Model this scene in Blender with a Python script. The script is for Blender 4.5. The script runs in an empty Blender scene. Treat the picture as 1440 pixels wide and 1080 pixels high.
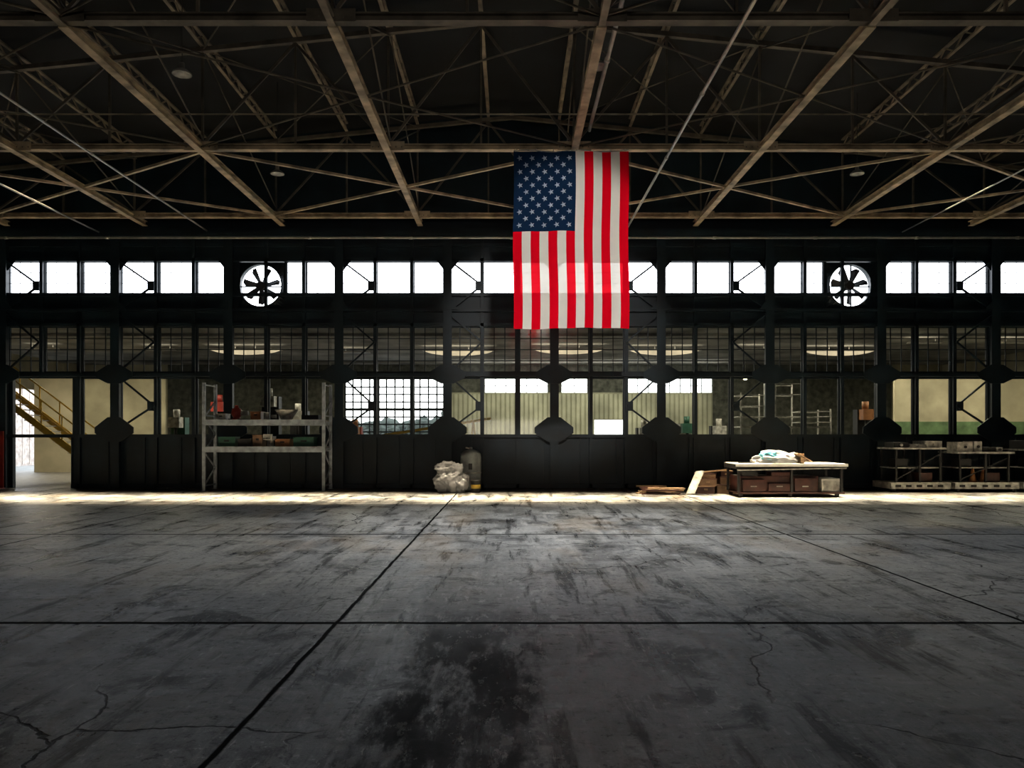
import bpy, bmesh, math, random
from mathutils import Vector, Matrix, noise
random.seed(7)
sc = bpy.context.scene
sc.view_settings.view_transform = 'Standard'
EYE = 1.67
# ------------------------------------------------------------------ materials
def mat(name, col, rough=0.6, metal=0.0, var=0.25, scale=4.0, bump=0.0, spec=0.5, emit=None, estr=0.0, col2=None, stretch=(1,1,1)):
    m = bpy.data.materials.new(name); m.use_nodes = True
    nt = m.node_tree; b = nt.nodes['Principled BSDF']
    tc = nt.nodes.new('ShaderNodeTexCoord'); mp = nt.nodes.new('ShaderNodeMapping')
    mp.inputs['Scale'].default_value = stretch
    nz = nt.nodes.new('ShaderNodeTexNoise'); nz.inputs['Scale'].default_value = scale; nz.inputs['Detail'].default_value = 6
    nt.links.new(tc.outputs['Object'], mp.inputs[0]); nt.links.new(mp.outputs[0], nz.inputs['Vector'])
    cr = nt.nodes.new('ShaderNodeValToRGB')
    c2 = col2 or [c*(1-var*1.6) for c in col]
    cr.color_ramp.elements[0].position = 0.32; cr.color_ramp.elements[1].position = 0.68
    cr.color_ramp.elements[0].color = (*[max(0, c) for c in c2], 1)
    cr.color_ramp.elements[1].color = (*[min(1, c*(1+var*0.4)) for c in col], 1)
    nt.links.new(nz.outputs['Fac'], cr.inputs[0]); nt.links.new(cr.outputs[0], b.inputs['Base Color'])
    b.inputs['Roughness'].default_value = rough; b.inputs['Metallic'].default_value = metal
    b.inputs['Specular IOR Level'].default_value = spec
    if bump:
        bp = nt.nodes.new('ShaderNodeBump'); bp.inputs['Strength'].default_value = bump; bp.inputs['Distance'].default_value = 0.02
        nt.links.new(nz.outputs['Fac'], bp.inputs['Height']); nt.links.new(bp.outputs[0], b.inputs['Normal'])
    if emit:
        b.inputs['Emission Color'].default_value = (*emit, 1); b.inputs['Emission Strength'].default_value = estr
    return m
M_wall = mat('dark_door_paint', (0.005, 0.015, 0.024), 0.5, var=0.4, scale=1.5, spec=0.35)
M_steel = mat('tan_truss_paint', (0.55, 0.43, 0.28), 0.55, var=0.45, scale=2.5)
M_steeld = mat('shaded_truss_steel', (0.12, 0.10, 0.075), 0.6, var=0.4, scale=2.5)  # truss tan darkened: shade on webs and near bays put into the colour
M_purlin = mat('half_lit_steel', (0.29, 0.235, 0.17), 0.6, var=0.4, scale=2.5)  # middle tone of the truss steel; dimmer light on near ties put into colour
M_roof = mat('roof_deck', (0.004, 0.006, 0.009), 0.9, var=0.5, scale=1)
M_side = mat('side_wall_paint', (0.02, 0.02, 0.022), 0.8, var=0.4, scale=1)
M_pipe = mat('conduit_galvanised', (0.6, 0.57, 0.5), 0.35, 0.4, var=0.2)
M_rack = mat('rack_blue_grey', (0.36, 0.41, 0.46), 0.45, 0.1, var=0.3, scale=6)
M_tank = mat('tank_grey', (0.36, 0.40, 0.40), 0.4, 0.1, var=0.25, scale=5)
M_black = mat('black_rubber', (0.012, 0.012, 0.013), 0.6)
M_wood = mat('raw_wood', (0.36, 0.23, 0.13), 0.7, var=0.4, scale=5, stretch=(1, 6, 6))
M_card = mat('cardboard', (0.20, 0.12, 0.07), 0.8, var=0.25)
M_redbrown = mat('red_brown_paint', (0.07, 0.020, 0.014), 0.5, var=0.4)
M_red = mat('red_paint', (0.3, 0.03, 0.02), 0.45)
M_orange = mat('orange_paint', (0.30, 0.12, 0.04), 0.5)
M_green = mat('green_paint', (0.02, 0.09, 0.06), 0.5)
M_yellow = mat('yellow_rail', (0.75, 0.48, 0.06), 0.5)
M_white = mat('white_board', (0.72, 0.70, 0.66), 0.5, var=0.15)
M_wgrey = mat('worn_white_steel', (0.48, 0.47, 0.43), 0.5, var=0.4, scale=7)
M_cream = mat('cream_corrugated', (0.66, 0.66, 0.49), 0.6, var=0.15, scale=1)
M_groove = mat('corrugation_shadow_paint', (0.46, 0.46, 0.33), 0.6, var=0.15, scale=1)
M_beige = mat('beige_plaster', (0.50, 0.45, 0.31), 0.7, var=0.15, scale=1)
M_gdado = mat('green_dado', (0.13, 0.22, 0.10), 0.6)
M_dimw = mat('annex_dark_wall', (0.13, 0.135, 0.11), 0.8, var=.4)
M_cei = mat('annex_ceiling', (0.36, 0.35, 0.32), 0.8, var=0.4, scale=0.6)
M_cfl = mat('annex_floor', (0.25, 0.24, 0.21), 0.5, var=0.3)
M_foli = mat('foliage', (0.02, 0.027, 0.02), 0.9, var=0.5)
M_bark = mat('bark', (0.06, 0.04, 0.03), 0.9)
M_asph = mat('asphalt', (0.18, 0.18, 0.17), 0.9)
M_brick = mat('weathered_siding', (0.42, 0.36, 0.32), 0.9, var=.3)
M_blue = mat('blue_plastic', (0.12, 0.4, 0.5), 0.3)
M_star = mat('star_white', (0.30, 0.35, 0.44), 0.8, var=0.05)
M_bulb = mat('lamp_glow', (1, .9, .7), 0.5, emit=(1, .86, .6), estr=14)
M_tube = mat('yellowed_diffuser', (.6, .5, .35), 0.5, emit=(1, .80, .48), estr=1.0)

def cloth(name, col, trans=0.5):
    m = bpy.data.materials.new(name); m.use_nodes = True; nt = m.node_tree; nt.nodes.clear()
    o = nt.nodes.new('ShaderNodeOutputMaterial'); d = nt.nodes.new('ShaderNodeBsdfDiffuse'); t = nt.nodes.new('ShaderNodeBsdfTranslucent')
    tr = nt.nodes.new('ShaderNodeBsdfTransparent')
    mx = nt.nodes.new('ShaderNodeMixShader'); mx.inputs[0].default_value = trans
    tc = nt.nodes.new('ShaderNodeTexCoord'); nz = nt.nodes.new('ShaderNodeTexNoise'); nz.inputs['Scale'].default_value = 3
    hs = nt.nodes.new('ShaderNodeMixRGB'); hs.blend_type = 'MULTIPLY'; hs.inputs[0].default_value = 0.12
    hs.inputs[1].default_value = (*col, 1)
    nt.links.new(tc.outputs['Object'], nz.inputs['Vector']); nt.links.new(nz.outputs['Fac'], hs.inputs[2])
    nt.links.new(hs.outputs[0], d.inputs[0]); nt.links.new(hs.outputs[0], t.inputs[0])
    nt.links.new(d.outputs[0], mx.inputs[1]); nt.links.new(t.outputs[0], mx.inputs[2])
    m2 = nt.nodes.new('ShaderNodeMixShader'); m2.inputs[0].default_value = 0.06
    tr.inputs[0].default_value = (*[min(1, c*1.1+0.02) for c in col], 1)
    nt.links.new(mx.outputs[0], m2.inputs[1]); nt.links.new(tr.outputs[0], m2.inputs[2])
    nt.links.new(m2.outputs[0], o.inputs[0]); return m
M_fred = cloth('flag_red', (0.88, 0.003, 0.018), .38); M_fwhite = cloth('flag_white', (0.93, 0.87, 0.80), .38); M_fblue = cloth('flag_blue', (0.009, 0.026, 0.066), 0.3)

def glassmat(name, tint, gl=0.06, rough=0.05):
    m = bpy.data.materials.new(name); m.use_nodes = True; nt = m.node_tree; nt.nodes.clear()
    o = nt.nodes.new('ShaderNodeOutputMaterial'); t = nt.nodes.new('ShaderNodeBsdfTransparent'); g = nt.nodes.new('ShaderNodeBsdfGlossy')
    tc = nt.nodes.new('ShaderNodeTexCoord'); nz = nt.nodes.new('ShaderNodeTexNoise'); nz.inputs['Scale'].default_value = 1.2; nz.inputs['Detail'].default_value = 5
    cr = nt.nodes.new('ShaderNodeValToRGB'); cr.color_ramp.elements[0].position = .35; cr.color_ramp.elements[1].position = .65
    cr.color_ramp.elements[0].color = (*[c*0.7 for c in tint], 1); cr.color_ramp.elements[1].color = (*tint, 1)
    nt.links.new(tc.outputs['Object'], nz.inputs['Vector']); nt.links.new(nz.outputs['Fac'], cr.inputs[0]); nt.links.new(cr.outputs[0], t.inputs[0])
    mx = nt.nodes.new('ShaderNodeMixShader'); mx.inputs[0].default_value = gl; g.inputs['Roughness'].default_value = rough
    nt.links.new(t.outputs[0], mx.inputs[1]); nt.links.new(g.outputs[0], mx.inputs[2]); nt.links.new(mx.outputs[0], o.inputs[0]); return m
G_top = glassmat('clear_sash_glass', (0.97, 0.98, 1.0), 0.03)
G_mid = glassmat('dusty_wired_glass', (0.75, 0.78, 0.82), 0.05, 0.15)
G_low = glassmat('lower_glass', (0.93, 0.95, 0.90), 0.03)
M_poly = bpy.data.materials.new('plastic_sheet'); M_poly.use_nodes = True
_b = M_poly.node_tree.nodes['Principled BSDF']; _b.inputs['Base Color'].default_value = (0.40, 0.40, 0.42, 1); _b.inputs['Roughness'].default_value = 0.22
_b.inputs['Alpha'].default_value = 0.8
_n = M_poly.node_tree.nodes.new('ShaderNodeTexNoise'); _n.inputs['Scale'].default_value = 9; _p = M_poly.node_tree.nodes.new('ShaderNodeBump'); _p.inputs['Strength'].default_value = .8
M_poly.node_tree.links.new(_n.outputs[0], _p.inputs['Height']); M_poly.node_tree.links.new(_p.outputs[0], _b.inputs['Normal'])

# ------------------------------------------------------------------ mesh builder
class MB:
    def __init__(s, name, mats):
        s.name = name; s.mats = mats if isinstance(mats, list) else [mats]; s.v = []; s.f = []; s.mi = []; s.sm = []
    def face(s, idx, mi=0, sm=False): s.f.append(idx); s.mi.append(mi); s.sm.append(sm)
    def box(s, a, b, mi=0):
        x0, y0, z0 = [min(a[i], b[i]) for i in range(3)]; x1, y1, z1 = [max(a[i], b[i]) for i in range(3)]
        n = len(s.v); s.v += [(x0,y0,z0),(x1,y0,z0),(x1,y1,z0),(x0,y1,z0),(x0,y0,z1),(x1,y0,z1),(x1,y1,z1),(x0,y1,z1)]
        for q in ((0,3,2,1),(4,5,6,7),(0,1,5,4),(1,2,6,5),(2,3,7,6),(3,0,4,7)): s.face([n+i for i in q], mi)
    def beam(s, p, q, w, h, mi=0):
        p = Vector(p); q = Vector(q); d = (q-p).normalized()
        up = Vector((0,0,1)) if abs(d.z) < 0.95 else Vector((0,1,0))
        sd = d.cross(up).normalized()*w/2; u = sd.cross(d).normalized()*h/2
        n = len(s.v)
        for c in (p, q):
            s.v += [tuple(c-sd-u), tuple(c+sd-u), tuple(c+sd+u), tuple(c-sd+u)]
        for k in ((0,1,2,3),(7,6,5,4),(0,4,5,1),(1,5,6,2),(2,6,7,3),(3,7,4,0)): s.face([n+i for i in k], mi)
    def ibeam(s, p, q, w, h, mi=0, t=0.025):
        p = Vector(p); q = Vector(q); o = Vector((0,0,h/2-t/2))
        s.beam(p+o, q+o, w, t, mi); s.beam(p-o, q-o, w, t, mi); s.beam(p, q, t, h-2*t, mi)
    def cyl(s, p, q, r, mi=0, seg=10, r2=None):
        p = Vector(p); q = Vector(q); d = (q-p).normalized(); r2 = r if r2 is None else r2
        a = d.orthogonal().normalized(); b = d.cross(a); n = len(s.v)
        for c, rr in ((p, r), (q, r2)):
            for i in range(seg):
                t = 2*math.pi*i/seg; s.v.append(tuple(c+a*math.cos(t)*rr+b*math.sin(t)*rr))
        for i in range(seg): s.face([n+i, n+(i+1)%seg, n+seg+(i+1)%seg, n+seg+i], mi, True)
        s.face([n+i for i in range(seg)][::-1], mi); s.face([n+seg+i for i in range(seg)], mi)
    def lathe(s, c, prof, mi=0, seg=24):
        n = len(s.v)
        for r, z in prof:
            for i in range(seg):
                t = 2*math.pi*i/seg; s.v.append((c[0]+r*math.cos(t), c[1]+r*math.sin(t), c[2]+z))
        for k in range(len(prof)-1):
            for i in range(seg):
                s.face([n+k*seg+i, n+k*seg+(i+1)%seg, n+(k+1)*seg+(i+1)%seg, n+(k+1)*seg+i], mi, True)
    def prism(s, pts, y0, y1, mi=0):   # polygon in XZ extruded along Y
        n = len(s.v); k = len(pts)
        s.v += [(x, y0, z) for x, z in pts]+[(x, y1, z) for x, z in pts]
        s.face([n+i for i in range(k)], mi); s.face([n+k+i for i in range(k)][::-1], mi)
        for i in range(k): s.face([n+i, n+k+i, n+k+(i+1)%k, n+(i+1)%k], mi)
    def blob(s, c, r, mi=0, sub=4, amp=0.3, fr=1.5, flat=0.0, seed=0):
        bm = bmesh.new(); bmesh.ops.create_icosphere(bm, subdivisions=sub, radius=1); n = len(s.v)
        for v in bm.verts:
            p = v.co.normalized(); q = p*fr+Vector((seed, seed*2.3, 0))
            k = 1+amp*noise.noise(q)+amp*0.5*abs(noise.noise(q*2.7))+amp*0.25*noise.noise(q*6)
            z = max(p.z*k, -flat) if flat else p.z*k
            s.v.append((c[0]+p.x*k*r[0], c[1]+p.y*k*r[1], c[2]+z*r[2]))
        for f in bm.faces: s.face([n+v.index for v in f.verts], mi, True)
        bm.free()
    def done(s):
        me = bpy.data.meshes.new(s.name+'_mesh'); me.from_pydata(s.v, [], s.f); me.update()
        for m in s.mats: me.materials.append(m)
        me.polygons.foreach_set('material_index', s.mi); me.polygons.foreach_set('use_smooth', s.sm)
        bm = bmesh.new(); bm.from_mesh(me); bmesh.ops.recalc_face_normals(bm, faces=bm.faces); bm.to_mesh(me); bm.free()
        o = bpy.data.objects.new(s.name, me); sc.collection.objects.link(o)
        return o

# ------------------------------------------------------------------ floor
def floor_material():
    m = bpy.data.materials.new('worn_concrete'); m.use_nodes = True; nt = m.node_tree; N = nt.nodes; L = nt.links
    b = N['Principled BSDF']; tc = N.new('ShaderNodeTexCoord')
    def mapn(scale, loc=(0,0,0), rot=0):
        mp = N.new('ShaderNodeMapping'); mp.inputs['Scale'].default_value = scale; mp.inputs['Location'].default_value = loc; mp.inputs['Rotation'].default_value = (0, 0, rot); L.new(tc.outputs['Object'], mp.inputs[0]); return mp.outputs[0]
    def nz(vec, sc_, det=6, rgh=0.6, dist=0):
        n = N.new('ShaderNodeTexNoise'); n.inputs['Scale'].default_value = sc_; n.inputs['Detail'].default_value = det; n.inputs['Roughness'].default_value = rgh; n.inputs['Distortion'].default_value = dist
        L.new(vec, n.inputs['Vector']); return n.outputs['Fac']
    def ramp(v, a, b_, lo=0.0, hi=1.0):
        r = N.new('ShaderNodeMapRange'); r.interpolation_type = 'SMOOTHSTEP'; L.new(v, r.inputs[0])
        r.inputs[1].default_value = a; r.inputs[2].default_value = b_; r.inputs[3].default_value = lo; r.inputs[4].default_value = hi; return r.outputs[0]
    def ma(op, a, b_=None, c=None):
        n = N.new('ShaderNodeMath'); n.operation = op
        for i, q in enumerate((a, b_, c)):
            if q is None: continue
            if isinstance(q, (int, float)): n.inputs[i].default_value = q
            else: L.new(q, n.inputs[i])
        return n.outputs[0]
    def mix(f, a, b_, mode='MIX'):
        n = N.new('ShaderNodeMixRGB'); n.blend_type = mode
        for i, q in enumerate((f, a, b_)):
            if isinstance(q, tuple): n.inputs[i].default_value = (*q, 1)
            elif isinstance(q, (int, float)): n.inputs[i].default_value = q
            else: L.new(q, n.inputs[i])
        return n.outputs[0]
    obj = tc.outputs['Object']
    sep = N.new('ShaderNodeSeparateXYZ'); L.new(obj, sep.inputs[0]); X, Y = sep.outputs[0], sep.outputs[1]
    big = nz(mapn((1,1,1)), 0.35, 7, 0.6, 0.3)
    mid = nz(mapn((1,1,1)), 1.3, 10, 0.72, 0.5)
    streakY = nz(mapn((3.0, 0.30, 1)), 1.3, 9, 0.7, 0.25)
    streakX = nz(mapn((0.6, 2.0, 1), (3, 1, 0), .35), 1.0, 8, 0.65, 0.4)
    fine = nz(mapn((1,1,1)), 11, 8, 0.8)
    scuff = nz(mapn((5.5, 0.8, 1), (2, 5, 0), -.12), 2.6, 7, 0.75, .3)
    scuff2 = nz(mapn((1.0, 4.5, 1), (7, 5, 0), .55), 2.2, 7, 0.75, .3)
    c = mix(ramp(big, .58, .42), (0.22, 0.217, 0.21), (0.10, 0.101, 0.103))
    c = mix(ramp(mid, .50, .58, 0, .7), c, (0.34, 0.335, 0.32))
    c = mix(ramp(mid, .49, .38, 0, .75), c, (0.035, 0.035, 0.037))
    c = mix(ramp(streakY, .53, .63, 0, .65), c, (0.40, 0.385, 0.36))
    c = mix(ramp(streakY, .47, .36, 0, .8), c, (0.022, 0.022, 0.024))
    c = mix(ramp(streakX, .55, .66, 0, .5), c, (0.38, 0.37, 0.35))
    c = mix(ramp(streakX, .45, .33, 0, .5), c, (0.03, 0.03, 0.032))
    c = mix(ramp(fine, .55, .63, 0, .6), c, (0.52, 0.51, 0.49))
    c = mix(ramp(fine, .45, .37, 0, .7), c, (0.015, 0.015, 0.015))
    c = mix(ramp(scuff, .60, .66, 0, .6), c, (0.58, 0.57, 0.54))
    c = mix(ramp(scuff2, .63, .69, 0, .5), c, (0.55, 0.54, 0.51))
    c = mix(ramp(nz(mapn((1, .5, 1), (9, 2, 0)), 0.7, 5), .52, .64, 0, .35), c, (0.23, 0.165, 0.10))
    # oily lane
    wob = nz(mapn((1, .35, 1), (4, 7, 0)), 1.5, 8, .7)
    dx = ma('ABSOLUTE', ma('ADD', ma('ADD', X, 0.33), ma('MULTIPLY', ma('SUBTRACT', wob, .5), 1.5)))
    lane = ramp(dx, 0.66, 0.40)
    near = ramp(Y, 8.0, 5.8, 0.22, 1.0)
    lane_m = ma('MULTIPLY', ma('MULTIPLY', lane, near), ramp(nz(mapn((2.6, .7, 1), (1, 1, 0)), 1.2, 9, .72), .38, .52, .30, 1))
    c = mix(ma('MULTIPLY', lane_m, .93), c, (0.012, 0.012, 0.013))
    fl = nz(mapn((3, 1.1, 1), (5, 3, 0)), 2.0, 9, .74)
    flm = ma('MULTIPLY', ramp(fl, .56, .59), ma('MULTIPLY', ramp(dx, 1.0, .6), ramp(Y, 10.4, 8.0)))
    c = mix(ma('MULTIPLY', flm, .65), c, (0.48, 0.47, 0.45))
    wx = ma('MULTIPLY', ma('SUBTRACT', nz(mapn((1,1,1)), 2.0, 4), .5), 0.05)
    def joint(co, off, w):
        f = ma('FRACT', ma('DIVIDE', ma('ADD', ma('ADD', co, off), wx), 6.1))
        d = ma('MULTIPLY', ma('ABSOLUTE', ma('SUBTRACT', f, 0.5)), 6.1)
        return ramp(d, w, w*0.45)
    jx = joint(X, 1.55+3.05+61, 0.028); jy = joint(Y, -6.9+3.05+61, 0.050)
    j = ma('MAXIMUM', jx, jy)
    vo = N.new('ShaderNodeTexVoronoi'); vo.feature = 'DISTANCE_TO_EDGE'; vo.inputs['Scale'].default_value = 0.33
    wv = N.new('ShaderNodeVectorMath'); wv.operation = 'ADD'; wn = N.new('ShaderNodeTexNoise'); wn.inputs['Scale'].default_value = .8; wn.inputs['Detail'].default_value = 6
    L.new(obj, wn.inputs['Vector']); L.new(obj, wv.inputs[0]); L.new(wn.outputs['Color'], wv.inputs[1]); L.new(wv.outputs[0], vo.inputs['Vector'])
    crk = ma('MULTIPLY', ramp(vo.outputs['Distance'], .004, .0015), ramp(nz(mapn((1,1,1), (2,8,0)), .3, 2), .47, .55))
    j = ma('MAXIMUM', j, ma('MULTIPLY', crk, .75))
    c = mix(ma('MULTIPLY', j, .97), c, (0.003, 0.003, 0.003))
    gm = N.new('ShaderNodeGamma'); gm.inputs[1].default_value = 1.4; L.new(c, gm.inputs[0]); c = gm.outputs[0]
    L.new(c, b.inputs['Base Color'])
    r = ma('ADD', ramp(mid, .38, .62, .26, .42), ma('MULTIPLY', ma('SUBTRACT', streakY, .5), .6))
    r = ma('ADD', r, ma('MULTIPLY', fine, .1)); r = ma('MAXIMUM', r, .2)
    L.new(r, b.inputs['Roughness']); b.inputs['Specular IOR Level'].default_value = 0.6
    bp = N.new('ShaderNodeBump'); bp.inputs['Strength'].default_value = 0.4; bp.inputs['Distance'].default_value = 0.012
    h = ma('SUBTRACT', ma('ADD', fine, ma('MULTIPLY', mid, 1.2)), ma('MULTIPLY', j, 3))
    L.new(h, bp.inputs['Height']); L.new(bp.outputs[0], b.inputs['Normal'])
    df = N.new('ShaderNodeBsdfDiffuse'); L.new(c, df.inputs[0]); L.new(bp.outputs[0], df.inputs['Normal'])
    dirt = ma('MAXIMUM', ma('MULTIPLY', lane_m, .8), ma('MULTIPLY', j, .95))
    dirt = ma('MAXIMUM', dirt, ramp(streakY, .50, .37, .05, .65)); dirt = ma('MAXIMUM', dirt, ramp(fine, .47, .38, 0, .65)); dirt = ma('MAXIMUM', dirt, ramp(mid, .50, .38, 0, .6))
    ms = N.new('ShaderNodeMixShader'); L.new(dirt, ms.inputs[0]); L.new(b.outputs[0], ms.inputs[1]); L.new(df.outputs[0], ms.inputs[2])
    L.new(ms.outputs[0], N['Material Output'].inputs[0])
    return m
WD = 24.2; HW = 22.0; REAR = -12.0
f = MB('floor', [floor_material(), M_cfl]); f.box((-HW, REAR, -0.2), (HW, WD, 0)); f.box((-HW, WD, -0.2), (HW, 40.2, -0.002), 1); f.done()
g = MB('outdoor_ground', M_asph); g.box((-80, 40.2, -0.4), (80, 130, -0.1)); g.box((-80, 10, -0.4), (-HW-.2, 40.2, -0.1)); g.done()
g = MB('glare_blocking_shed', [M_brick, M_black]); g.prism([(-40, -.1), (-27, -.1), (-27, 5.0), (-33.5, 6.6), (-40, 5.0)], 26, 52);  # added shed outside the left opening, blocks sky glare on the floor
for i in range(40): g.box((-27, 26.2+i*.65, 0), (-26.96, 26.3+i*.65, 4.9))
g.box((-27.03, 36.5, 0), (-26.94, 38.5, 2.4), 1); g.done()

# ------------------------------------------------------------------ front wall (glazed hangar door wall)
S = 1100/WD
WX = lambda p: (p-720)/S
WZ = lambda q: EYE+(610-q)/S
base = [(-94,-47),(-41,6),(12,57),(63,109),(116,163),(170,217),(224,270),(277,322)]
tail = [(1238,1284),(1291,1337),(1344,1389),(1400,1446),(1452,1498),(1505,1550),(1556,1602)]
centre = [(431,477),(481,526),(530,577),(582,628),(632,676),(680,725),(731,776),(782,828),(833,877),(883,926),(930,975),(980,1026),(1031,1077),(1082,1128)]
row1 = base+[(403,427)]+centre+[(1133,1158)]+tail
row2 = base+[(327,372),(378,425)]+centre+[(1133,1180),(1186,1232)]+tail
fans = [(337,400),(1162,1224)]
heavy = [9,166.5,324.5,479,630,778.5,928,1079.5,1235,1394.5,1553]
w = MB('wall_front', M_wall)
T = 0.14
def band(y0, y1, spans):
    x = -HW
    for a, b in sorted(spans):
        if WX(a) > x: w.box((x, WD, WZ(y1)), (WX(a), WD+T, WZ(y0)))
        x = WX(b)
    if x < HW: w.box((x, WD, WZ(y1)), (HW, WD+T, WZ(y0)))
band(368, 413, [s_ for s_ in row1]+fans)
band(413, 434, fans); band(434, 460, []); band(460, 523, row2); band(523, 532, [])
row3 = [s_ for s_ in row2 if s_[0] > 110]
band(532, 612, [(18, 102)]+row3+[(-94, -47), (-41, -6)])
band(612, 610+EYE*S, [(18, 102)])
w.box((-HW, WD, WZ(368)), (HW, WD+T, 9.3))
w.prism([(-HW, 9.3), (HW, 9.3), (HW, 9.5), (0, 11.7), (-HW, 9.5)], WD, WD+T)
srt = sorted(row2); gaps = []
for i in range(len(srt)-1): gaps.append((srt[i][1]+srt[i+1][0])/2)
for gx in gaps:
    hv = min(abs(gx-h) for h in heavy) < 6
    inopen = 18 < gx < 102
    zb = WZ(532) if inopen else 0.0
    x = WX(gx); ww = 0.085 if hv else 0.05
    w.box((x-ww, WD-(0.22 if hv else 0.1), zb), (x+ww, WD-0.001, 7.72))
    if hv: w.box((x-ww*1.6, WD-0.24, zb), (x+ww*1.6, WD-0.22, 7.72))
for q, d in ((366,.1),(415,.12),(437,.16),(457,.1),(527.5,.2),(613,.14),(345,.06)):
    w.box((-HW, WD-d, WZ(q)-0.05), (HW, WD-0.002, WZ(q)+0.05))
w.box((-HW, WD-0.3, 7.72), (HW, WD-0.002, 7.95))
w.box((WX(102), WD-0.1, 0.0), (HW, WD-0.002, 0.12))
for q in range(102, 1500, 51):
    w.box((WX(q)-.02, WD-.05, .12), (WX(q)+.02, WD-.002, WZ(613)))
for h in heavy:
    x = WX(h); k = 1/S
    for cz, hw_, hh in ((527, 25, 13), (604, 27, 17)):
        if h < 15 and cz > 600: continue
        z = WZ(cz); w.prism([(x-hw_*k, z-5*k), (x-hw_*k, z+3*k), (x-9*k, z+hh*k), (x+9*k, z+hh*k), (x+hw_*k, z+3*k), (x+hw_*k, z-5*k), (x+9*k, z-hh*k), (x-9*k, z-hh*k)], WD-.27, WD-.24)
    for sgn in (-1, 1):
        if 300 < h < 340 and sgn > 0 or 1230 < h < 1240 and sgn < 0: continue
        w.prism([(x, WZ(366)), (x+sgn*17*k, WZ(366)), (x+sgn*5*k, WZ(381)), (x, WZ(381))], WD-.10, WD-.08)
        w.prism([(x, WZ(437)), (x+sgn*16*k, WZ(437)), (x+sgn*5*k, WZ(424)), (x, WZ(424))], WD-.25, WD-.23)
for a, b in ((9, 60), (166.5, 220), (479, 528), (630, 678), (928, 880), (1079.5, 1028.5), (1394.5, 1341)):
    zs = [366, 403, 440, 482, 527, 571, 606]
    for i in range(6):
        if a < 20 and i > 3: break
        p = (WX(a if i % 2 == 0 else b), WD-.17, WZ(zs[i])); q = (WX(b if i % 2 == 0 else a), WD-.17, WZ(zs[i+1]))
        w.beam(p, q, 0.06, 0.05)
    for z in (403, 571):
        if a < 20 and z > 500: continue
        sg = -1 if b > a else 1
        w.box((WX(b+sg*9), WD-.19, WZ(z+7)), (WX(b), WD-.15, WZ(z-6)))
w.done()
wn = 0
def window(c, y0, y1, nx, ny, gm, mw, dpt=0.05):
    global wn; wn += 1
    m = MB('window_%d' % wn, [M_wall, gm]); x0, x1 = WX(c[0]), WX(c[1]); z0, z1 = WZ(y1), WZ(y0); y = WD+.04
    e = .018
    m.box((x0, y, z0), (x0+e, y+dpt, z1)); m.box((x1-e, y, z0), (x1, y+dpt, z1)); m.box((x0+e, y, z0), (x1-e, y+dpt, z0+e)); m.box((x0+e, y, z1-e), (x1-e, y+dpt, z1))
    for i in range(1, nx): x = x0+(x1-x0)*i/nx; m.box((x-mw, y, z0+e), (x+mw, y+.03, z1-e))
    for i in range(1, ny): z = z0+(z1-z0)*i/ny; m.box((x0+e, y+.002, z-mw), (x1-e, y+.028, z+mw))
    n = len(m.v); yy = y+.04; m.v += [(x0+e, yy, z0+e), (x1-e, yy, z0+e), (x1-e, yy, z1-e), (x0+e, yy, z1-e)]; m.face([n, n+1, n+2, n+3], 1)
    m.done()
for c in row1: window(c, 368, 413, 3 if c[1]-c[0] > 30 else 2, 3, G_top, .004)
for c in row2: window(c, 460, 523, 3, 4, G_mid, .013)
for c in row3: window(c, 532, 612, 1, 1, G_low, .01)
for a, b in fans:
    cx = WX((a+b)/2); cz = WZ(402.5); R = 0.655
    m = MB('exhaust_fan', [M_wall, M_black]); hx = (WX(b)-WX(a))/2; z0, z1 = WZ(434), WZ(368); seg = 48; n = len(m.v)
    for y in (WD-.12, WD+.1):
        for i in range(seg):
            t = 2*math.pi*i/seg; m.v.append((cx+R*math.cos(t), y, cz+R*math.sin(t)))
    for i in range(seg): m.face([n+i, n+(i+1)%seg, n+seg+(i+1)%seg, n+seg+i], 0)
    n2 = len(m.v)
    for i in range(seg):
        t = 2*math.pi*i/seg; cxx, szz = math.cos(t), math.sin(t); k = 1/max(abs(cxx), abs(szz)); m.v.append((cx+min(hx, 1.0)*cxx*k, WD+.02, min(max(cz+.74*szz*k, z0), z1)))
    for i in range(seg): m.face([n+i, n2+i, n2+(i+1)%seg, n+(i+1)%seg], 0)
    for i in range(seg):
        t = 2*math.pi*i/seg; t2 = 2*math.pi*(i+1)/seg
        m.beam((cx+R*math.cos(t), WD-.13, cz+R*math.sin(t)), (cx+R*math.cos(t2), WD-.13, cz+R*math.sin(t2)), .05, .03)
    m.cyl((cx, WD-.16, cz), (cx, WD+.06, cz), .13, 1, 20)
    for i in range(7):
        t = 2*math.pi*i/7+.2; d = Vector((math.cos(t), 0, math.sin(t))); s_ = Vector((-math.sin(t), 0, math.cos(t))); o = Vector((cx, WD-.04, cz))
        yv = Vector((0, 1, 0)); n = len(m.v)
        for off in (0, .012):
            m.v += [tuple(o+d*.1-s_*.05-yv*.04+yv*off), tuple(o+d*.1+s_*.05+yv*.04+yv*off), tuple(o+d*.50+s_*.12+yv*(.07+off)), tuple(o+d*.58+s_*.04+yv*off), tuple(o+d*.56-s_*.08-yv*(.05-off))]
        m.face([n, n+1, n+2, n+3, n+4], 1); m.face([n+9, n+8, n+7, n+6, n+5], 1)
        for k in range(5): m.face([n+k, n+(k+1)%5, n+5+(k+1)%5, n+5+k], 1)
    m.beam((cx-R, WD+.07, cz-.0), (cx+R, WD+.07, cz), .03, .04); m.beam((cx+.1, WD+.07, cz-R), (cx+.1, WD+.07, cz+R), .04, .04)
    m.done()

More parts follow.
